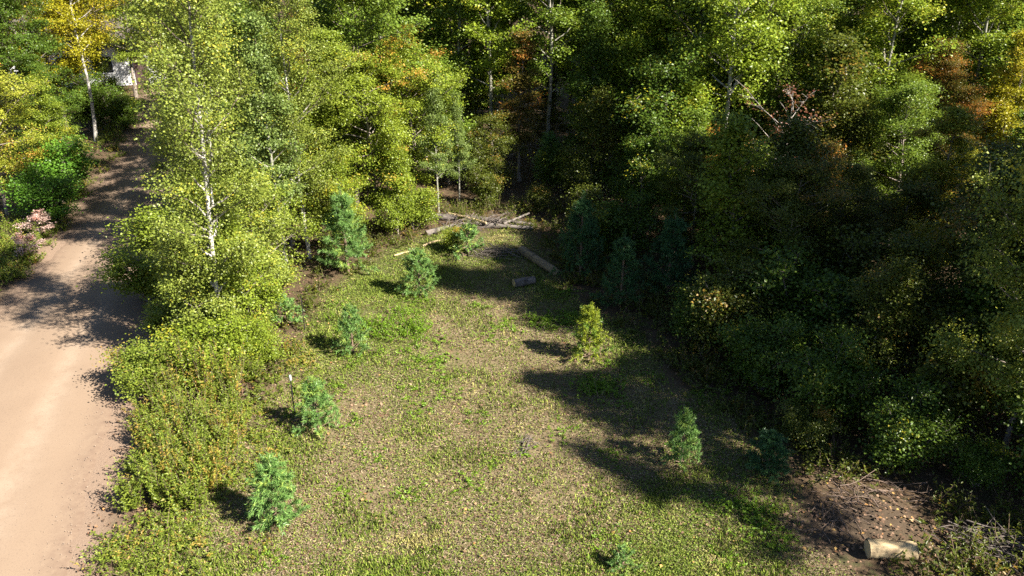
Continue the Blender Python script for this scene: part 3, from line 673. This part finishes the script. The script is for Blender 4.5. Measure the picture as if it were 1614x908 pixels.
# ------------------------------------------------------------------ mown grass, clover and straw of the clearing
def ground_pts(n, seed, fn, xr=(-8, 9), yr=(8, 26)):
    rng = np.random.default_rng(seed); out = []; tot = 0
    while tot < n:
        u = rng.random(40000); y = 1 / (1 / yr[0] - u * (1 / yr[0] - 1 / yr[1])); x = rng.uniform(xr[0], xr[1], 40000)
        k = rng.random(40000) < fn(x, y); out.append(np.stack([x[k], y[k]], 1)); tot += k.sum()
    return np.concatenate(out)[:n], rng
GREENM = lambda x, y: np.clip(.55 - .75 * fbm(x, y, .42, 4) - .6 * np.exp(-((x - .2) ** 2 + (y - 12.5) ** 2) / 14), .1, 1)
DIRTM = lambda x, y: sstep(.3, .8, np.exp(-(((x - 6.1) / 1.5) ** 2 + ((y - 10.6) / .85) ** 2)) + .25 * fbm(x, y, 1.2, 6))
def gmask(x, y):
    bare = sstep(.3, .7, fbm(x, y, 1.1, 6)) * .6
    return sstep(-.4, .5, clear_dist(x, y) + .5 * fbm(x, y, .9, 3)) * (1 - .92 * DIRTM(x, y)) * (1 - bare) * (road_dist(x, y) > .45)
P, rng = ground_pts(190000, 21, lambda x, y: gmask(x, y) * (.15 + .85 * GREENM(x, y)))
nP = len(P); z = gz(P[:, 0], P[:, 1]); sz = rng.uniform(.022, .056, nP) * (.8 + .022 * P[:, 1])
c = np.stack([P[:, 0], P[:, 1], z + rng.uniform(.005, .05, nP)], 1)
me = leaf_mesh('grass', c, np.array([0, 0, .8]) + rng.normal(size=(nP, 3)) * .7, sz, rng, np.clip(.5 + .45 * fbm(P[:, 0], P[:, 1], 2.2, 8) + .15 * rng.normal(size=nP), 0, 1), width=.42)
PAL['grass'] = leaf_mat('clover and grass', (.085, .14, .016), (.215, .265, .04), (.30, .27, .09), .16, rough=.6, spec=.25, trans=.2)
tag(link('grass', me, PAL['grass']), 'mown green clover and grass covering the clearing', kind='stuff')
P, rng = ground_pts(26000, 31, lambda x, y: gmask(x, y) * sstep(-.1, .6, fbm(x, y, 1.6, 2)) * (.3 + .7 * GREENM(x, y)))
nP = len(P); sz = rng.uniform(.06, .13, nP); az = rng.random(nP) * 6.28
tg = np.stack([np.cos(az) * .5, np.sin(az) * .5, np.ones(nP)], 1) + rng.normal(size=(nP, 3)) * .2
c = np.stack([P[:, 0], P[:, 1], gz(P[:, 0], P[:, 1]) + sz * .42], 1)
me = leaf_mesh('grass_blades', c, np.stack([np.cos(az), np.sin(az), -.4 * np.ones(nP)], 1), sz, rng, np.clip(.5 + .4 * fbm(P[:, 0], P[:, 1], 2.2, 8), 0, 1), width=.13, tang=tg)
tag(link('grass_blades', me, PAL['grass']), 'longer upright grass blades in tufts across the clearing', kind='stuff')
P, rng = ground_pts(100000, 22, lambda x, y: gmask(x, y) * (1.05 - .8 * GREENM(x, y)))
nP = len(P); z = gz(P[:, 0], P[:, 1]); sz = rng.uniform(.03, .08, nP) * (.8 + .02 * P[:, 1])
c = np.stack([P[:, 0], P[:, 1], z + rng.uniform(.005, .035, nP)], 1)
me = leaf_mesh('dry_grass', c, np.array([0, 0, 1.]) + rng.normal(size=(nP, 3)) * .4, sz, rng, rng.random(nP), width=.17)
PAL['straw'] = leaf_mat('straw', (.25, .195, .12), (.44, .36, .24), (.16, .088, .055), .30, rough=.8, spec=.15, trans=.1)
tag(link('dry_grass', me, PAL['straw']), 'dry straw-coloured clippings lying in the mown clearing', kind='stuff')
# fallen leaves
P, rng = ground_pts(13000, 23, lambda x, y: np.where(DIRTM(x, y) > .4, 1.0, np.where(clear_dist(x, y) > 0, .10, .6)) * (road_dist(x, y) > .1), (-18, 14), (8, 34))
nP = len(P); z = np.maximum(gz(P[:, 0], P[:, 1]), .0) + .035
me = leaf_mesh('fallen_leaves', np.stack([P[:, 0], P[:, 1], z + rng.uniform(0, .02, nP)], 1), np.array([0, 0, 1.]) + rng.normal(size=(nP, 3)) * .3, rng.uniform(.04, .08, nP), rng, rng.random(nP))
PAL['fallen'] = leaf_mat('fallen leaves', (.15, .09, .055), (.27, .17, .11), (.34, .13, .05), .12, (.30, .20, .06), rough=.7, spec=.2, trans=.1)
tag(link('fallen_leaves', me, PAL['fallen']), 'brown and orange leaves fallen on the grass and forest floor', kind='stuff')

# gravel on the road shoulders
def gravel_w(x, y):
    d = road_dist(x, y); return np.exp(-((d + .25) / .45) ** 2) * .9 + .02 * (d < 0)
P, rng = ground_pts(1500, 24, gravel_w, (-20, -4), (8.5, 40))
nP = len(P); r_ = rng.uniform(.004, .012, nP) * (.8 + .02 * P[:, 1])
octv = np.array([(1, 0, 0), (0, 1, 0), (-1, 0, 0), (0, -1, 0), (0, 0, .7), (0, 0, -.7)]); octf = np.array([(0, 1, 4), (1, 2, 4), (2, 3, 4), (3, 0, 4), (1, 0, 5), (2, 1, 5), (3, 2, 5), (0, 3, 5)])
zz = np.maximum(gz(P[:, 0], P[:, 1]), .045)
v = octv[None] * (r_[:, None, None] * rng.uniform(.6, 1.3, (nP, 6, 1))) + np.stack([P[:, 0], P[:, 1], zz], 1)[:, None]
f = (octf[None] + 6 * np.arange(nP)[:, None, None]).reshape(-1, 3)
gm = np_mesh('gravel', v.reshape(-1, 3), f, {'lv': np.repeat(rng.random(nP), 8)})
m, t, p, N, L = mat('gravel stones'); L.new(mixc(t, (.20, .15, .11), (.34, .27, .21), attr(t, 'lv')), p.inputs['Base Color']); p.inputs['Roughness'].default_value = .9
tag(link('gravel', gm, m), 'loose gravel along the shoulders of the dirt road', kind='stuff')

# ------------------------------------------------------------------ logs
def endgrain(name, c1, c2):
    m, t, p, N, L = mat(name)
    tc = N.new('ShaderNodeTexCoord'); wv = N.new('ShaderNodeTexWave'); wv.wave_type = 'RINGS'; wv.rings_direction = 'X'
    wv.inputs['Scale'].default_value = 14; wv.inputs['Distortion'].default_value = 2.5; wv.inputs['Detail'].default_value = 3
    L.new(tc.outputs['Object'], wv.inputs['Vector'])
    L.new(mixc(t, c1, c2, wv.outputs['Fac']), p.inputs['Base Color']); p.inputs['Roughness'].default_value = .85
    return m
def wood_mat(name, c1, c2, c3):
    m, t, p, N, L = mat(name)
    tc = N.new('ShaderNodeTexCoord'); mp = N.new('ShaderNodeMapping'); mp.inputs['Scale'].default_value = (.6, 4, 4)
    nz = N.new('ShaderNodeTexNoise'); nz.inputs['Scale'].default_value = 6; nz.inputs['Detail'].default_value = 6
    L.new(tc.outputs['Object'], mp.inputs[0]); L.new(mp.outputs[0], nz.inputs['Vector'])
    c = mixc(t, c1, c2, ramp(t, nz.outputs['Fac'], .35, .65)); c = mixc(t, c, c3, ramp(t, noise(t, 4, 4), .55, .68))
    L.new(c, p.inputs['Base Color']); p.inputs['Roughness'].default_value = .9
    bump(t, p, nz.outputs['Fac'], .7, .02)
    return m
ENDM = endgrain('cut wood end', (.40, .28, .15), (.52, .40, .24))
def log(name, a, b, r0, r1, bm, label, group=None, za=0.0, zb=0.0, bend=0.0, seed=1, knots=0, cap=True, tilt=0):
    rng = np.random.default_rng(seed)
    a = np.array([*a, G(*a) + r0 * .93 + za]); b = np.array([*b, G(*b) + r1 * .93 + zb])
    L = np.linalg.norm(b - a); d = (b - a) / L
    o = empty(name, tuple(a)); o.rotation_euler = Vector(d).to_track_quat('X', 'Z').to_euler()
    n, k = 18, 16; s = np.linspace(0, 1, n); th = np.arange(k) * 2 * math.pi / k
    px = s * L; py = bend * np.sin(s * 3.1) ; pz = .15 * bend * np.sin(s * 5)
    rad = (r0 + (r1 - r0) * s)[:, None] * (1 + .05 * np.sin(th * 3 + s[:, None] * 5 + seed) + .035 * rng.normal(size=(n, k)))
    T = Tubes(); T.add(np.stack([px, py, pz], 1), rad, k)
    for i in range(knots):
        u = rng.uniform(.15, .9); an = rng.uniform(.3, 2.8); rr_ = r0 + (r1 - r0) * u; q = np.array([u * L, np.interp(u, s, py), np.interp(u, s, pz)])
        dv = np.array([.4, math.cos(an), math.sin(an)])
        T.add([q, q + dv * (rr_ + .05), q + dv * (rr_ + rng.uniform(.1, .35))], [.4 * rr_, .3 * rr_, .2 * rr_], 6)
    link('bark', T.mesh('bark'), bm, o)
    if cap:
        for e, x in ((0, -.002), (n - 1, L + .002)):
            rr_ = rad[e] * .97; yy, zz = py[e], pz[e]
            v = [(x, yy, zz)] + [(x, yy + rr_[j] * .5 * math.cos(th[j]), zz + rr_[j] * .5 * math.sin(th[j])) for j in range(k)] + [(x + (.004 if e == 0 else -.004), yy + rr_[j] * math.cos(th[j]), zz + rr_[j] * math.sin(th[j])) for j in range(k)]
            f = [(0, 1 + j, 1 + (j + 1) % k) for j in range(k)]
            f2 = [(1 + j, 1 + k + j, 1 + k + (j + 1) % k, 1 + (j + 1) % k) for j in range(k)]
            me = bpy.data.meshes.new('cut_end'); me.from_pydata(v, [], f + f2); me.update()
            link('cut_end', me, ENDM, o)
    return tag(o, label, 'log', group)
W_PALE = wood_mat('peeled log', (.34, .25, .135), (.48, .37, .21), (.20, .14, .08))
W_BROWN = wood_mat('brown log', (.17, .12, .075), (.27, .20, .13), (.10, .08, .06))
W_GREY = wood_mat('weathered grey log', (.10, .082, .07), (.18, .155, .135), (.05, .042, .036))
log('cut_log', (5.92, 9.66), (6.68, 9.60), .155, .15, W_PALE, 'short pale cut log lying in the sun beside the bare dirt', seed=2)
log('cut_log', (.30, 22.75), (1.32, 21.05), .14, .125, W_BROWN, 'long brown cut log lying beside the dark pine', seed=3)
log('cut_log', (.05, 20.25), (.66, 20.5), .13, .12, W_GREY, 'short grey log in front of the long brown log', seed=4, knots=0)
g = 'fallen trunks in the log pile at the back of the clearing'
log('fallen_log', (-2.9, 26.05), (.75, 25.35), .12, .07, W_GREY, 'longest and thickest trunk of the log pile, lying behind the others', g, seed=5, knots=0, bend=.08)
log('fallen_log', (-1.7, 25.5), (.75, 24.9), .095, .07, W_GREY, 'shorter grey trunk along the front of the log pile', g, seed=6, knots=1, bend=-.06)
log('fallen_log', (-2.95, 24.45), (-1.4, 25.55), .10, .07, W_GREY, 'grey trunk slanting out of the log pile towards the yellow shrubs', g, seed=7, bend=.05)
log('fallen_log', (-2.3, 26.1), (-.9, 25.15), .06, .04, W_PALE, 'thin pale limb lying across the log pile', g, za=.14, zb=.16, seed=8, bend=.05)
log('fallen_log', (-.3, 25.1), (.62, 26.0), .05, .03, W_GREY, 'thin grey limb end sticking up from the log pile', g, za=.12, zb=.22, seed=9)
log('fallen_branch', (-3.8, 22.7), (-3.1, 23.1), .035, .022, W_PALE, 'pale slender branch lying alone on the sunny grass', seed=10, bend=.04)
log('fallen_branch', (-2.95, 23.35), (-2.2, 24.05), .042, .028, W_PALE, 'pale curved branch between the lone branch and the log pile', seed=11, bend=.08)

# ------------------------------------------------------------------ heaps of sticks
STK = {}
for i in range(4):
    rng = np.random.default_rng(100 + i); T = Tubes(); s = np.linspace(0, 1, 5)
    base = np.stack([s, .05 * np.sin(s * 4 + i), .04 * np.sin(s * 6 + 2 * i)], 1)
    T.add(base, .011 * (1 - .7 * s) + .002, 5)
    for j in range(3):
        u = rng.uniform(.3, .8); q = np.array([np.interp(u, s, base[:, k]) for k in range(3)])
        T.add([q, q + np.array([.18, rng.normal() * .12, rng.normal() * .07])], [.006, .002], 4)
    STK[i] = T.mesh('stick')
TWIG = bark_mat('dry twigs', (.085, .068, .055), (.17, .14, .12))
TWIGB = bark_mat('brown twigs', (.10, .07, .05), (.22, .155, .115))
def heap(name, x, y, rx, ry, n, lmin, lmax, hgt, m, label, seed, az0=None, spread=1.0):
    rng = random.Random(seed); o = empty(name, (x, y, G(x, y)))
    for i in range(n):
        st = link('stick', STK[rng.randrange(4)], None, o)
        if len(st.data.materials) == 0: st.data.materials.append(m)
        st.material_slots[0].link = 'OBJECT'; st.material_slots[0].material = m
        a = rng.uniform(0, 6.28); q = rng.random() ** .6
        lx, ly = math.cos(a) * q * rx, math.sin(a) * q * ry
        L = rng.uniform(lmin, lmax); az = (az0 if az0 is not None else 0) + rng.gauss(0, spread) + (math.pi if rng.random() < .5 else 0)
        el = rng.gauss(0, .12)
        st.location = (lx - .5 * L * math.cos(az), ly - .5 * L * math.sin(az), G(x + lx, y + ly) - G(x, y) + .03 + abs(el) * L * .5 + rng.random() * hgt * (1 - q * q))
        st.rotation_euler = (rng.uniform(0, 6.28), el, az); st.scale = (L, .7 * L + .35, .7 * L + .35)
    return tag(o, label, 'brush pile')
heap('twig_heap', -.55, 22.55, .75, .4, 46, .5, 1.1, .22, TWIG, 'heap of grey twigs at the back of the clearing', 1, 2.8, .6)
heap('brush_heap', 8.2, 9.8, .9, .45, 60, .5, 1.2, .28, TWIG, 'heap of dead grey brush beside the pale cut log', 2, 2.6, .45)
heap('brush_heap', 6.75, 11.2, 1.0, .45, 40, .3, .8, .06, TWIGB, 'thin spread of brown twigs on the bare dirt', 3, 2.5, .6)
heap('twig_heap', -1.1, 25.4, 1.5, .5, 50, .5, 1.3, .3, TWIG, 'loose dead sticks tangled over the log pile', 6, .3, 1.0)
heap('twig_heap', .2, 12.6, .28, .35, 16, .25, .5, .05, TWIG, 'few broken bleached twigs lying on the open grass', 4, 1.0, 1.2)
heap('brush_heap', 5.6, 10.5, .8, .5, 26, .2, .6, .04, TWIGB, 'scattered short twigs at the sunny end of the bare dirt', 5, 0, 1.5)

# ------------------------------------------------------------------ stakes
def stake(x, y, h, label, capped=True):
    o = empty('stake', (x, y, G(x, y)))
    T = Tubes(); T.add([(0, 0, -.1), (0, 0, h * .5), (.01, 0, h)], [.014, .013, .012], 8); m, t, p, N, L = mat('dark steel')
    p.inputs['Base Color'].default_value = (.05, .045, .05, 1); p.inputs['Roughness'].default_value = .5; p.inputs['Metallic'].default_value = .6
    link('post', T.mesh('post'), m, o)
    if capped:
        T = Tubes(); T.add([(.01, 0, h - .11), (.01, 0, h - .1), (.01, 0, h + .02), (.01, 0, h + .035)], [.018, .026, .026, .012], 10, cap=True); m2, t, p, N, L = mat('white plastic')
        p.inputs['Base Color'].default_value = (.42, .42, .42, 1); p.inputs['Roughness'].default_value = .4
        link('cap', T.mesh('cap'), m2, o)
    return tag(o, label, 'stake', 'marker stakes in the clearing')
stake(-4.72, 13.85, .95, 'thin dark stake with a white cap beside a young pine')
stake(-5.42, 17.6, 1.0, 'thin dark stake without a white cap at the edge of the weeds', capped=False)

# ------------------------------------------------------------------ white house glimpsed beyond the trees
def box(name, x0, x1, y0, y1, z0, z1, m, parent):
    v = [(x, y, z) for z in (z0, z1) for y in (y0, y1) for x in (x0, x1)]
    f = [(0, 2, 3, 1), (4, 5, 7, 6), (0, 1, 5, 4), (2, 6, 7, 3), (0, 4, 6, 2), (1, 3, 7, 5)]
    me = bpy.data.meshes.new(name); me.from_pydata(v, [], f); me.update()
    return link(name, me, m, parent)
def flat(name, c, rough=.6):
    m, t, p, N, L = mat(name); nz = noise(t, 6, 4)
    L.new(mixc(t, tuple(.85 * x for x in c), c, nz), p.inputs['Base Color']); p.inputs['Roughness'].default_value = rough; return m
MW, MG, MRF, MDR = flat('white siding', (.78, .78, .78)), flat('dark window glass', (.02, .025, .03), .1), flat('brown shingles', (.10, .08, .07), .9), flat('dull brown paint', (.09, .055, .05))
house = empty('house', (-28.8, 52.5, 0), R(12))
wall = box('wall', -4.6, 4.6, 0, 6, 0, 2.6, MW, house)
for k in range(13):
    box('siding_board', -4.62, 4.62, -.022, -.002, .02 + k * .2, .2 + k * .2, MW, wall)
for x in (-3.3, -.9, 1.3):
    wn = box('window', x - .6, x + .6, -.05, -.025, .95, 2.0, MG, house)
    box('frame', x - .68, x + .68, -.06, -.03, .86, .95, MW, wn); box('frame', x - .68, x + .68, -.06, -.03, 2.0, 2.08, MW, wn)
    box('frame', x - .68, x - .6, -.06, -.03, .95, 2.0, MW, wn); box('frame', x + .6, x + .68, -.06, -.03, .95, 2.0, MW, wn); box('frame', x - .03, x + .03, -.06, -.052, .95, 2.0, MW, wn)
dr = box('door', 3.2, 4.05, -.05, -.025, .05, 1.95, MDR, house); box('handle', 3.26, 3.31, -.09, -.052, .95, 1.05, MG, dr)
me = bpy.data.meshes.new('roof'); v = [(-5, -.5, 2.6), (5, -.5, 2.6), (5, 6.5, 2.6), (-5, 6.5, 2.6), (-5, 3, 4.3), (5, 3, 4.3)]
me.from_pydata(v, [], [(0, 1, 5, 4), (2, 3, 4, 5), (0, 4, 3), (1, 2, 5), (3, 2, 1, 0)]); me.update(); link('roof', me, MRF, house)
tag(house, 'white sided house glimpsed between trunks at the end of the road', 'house')
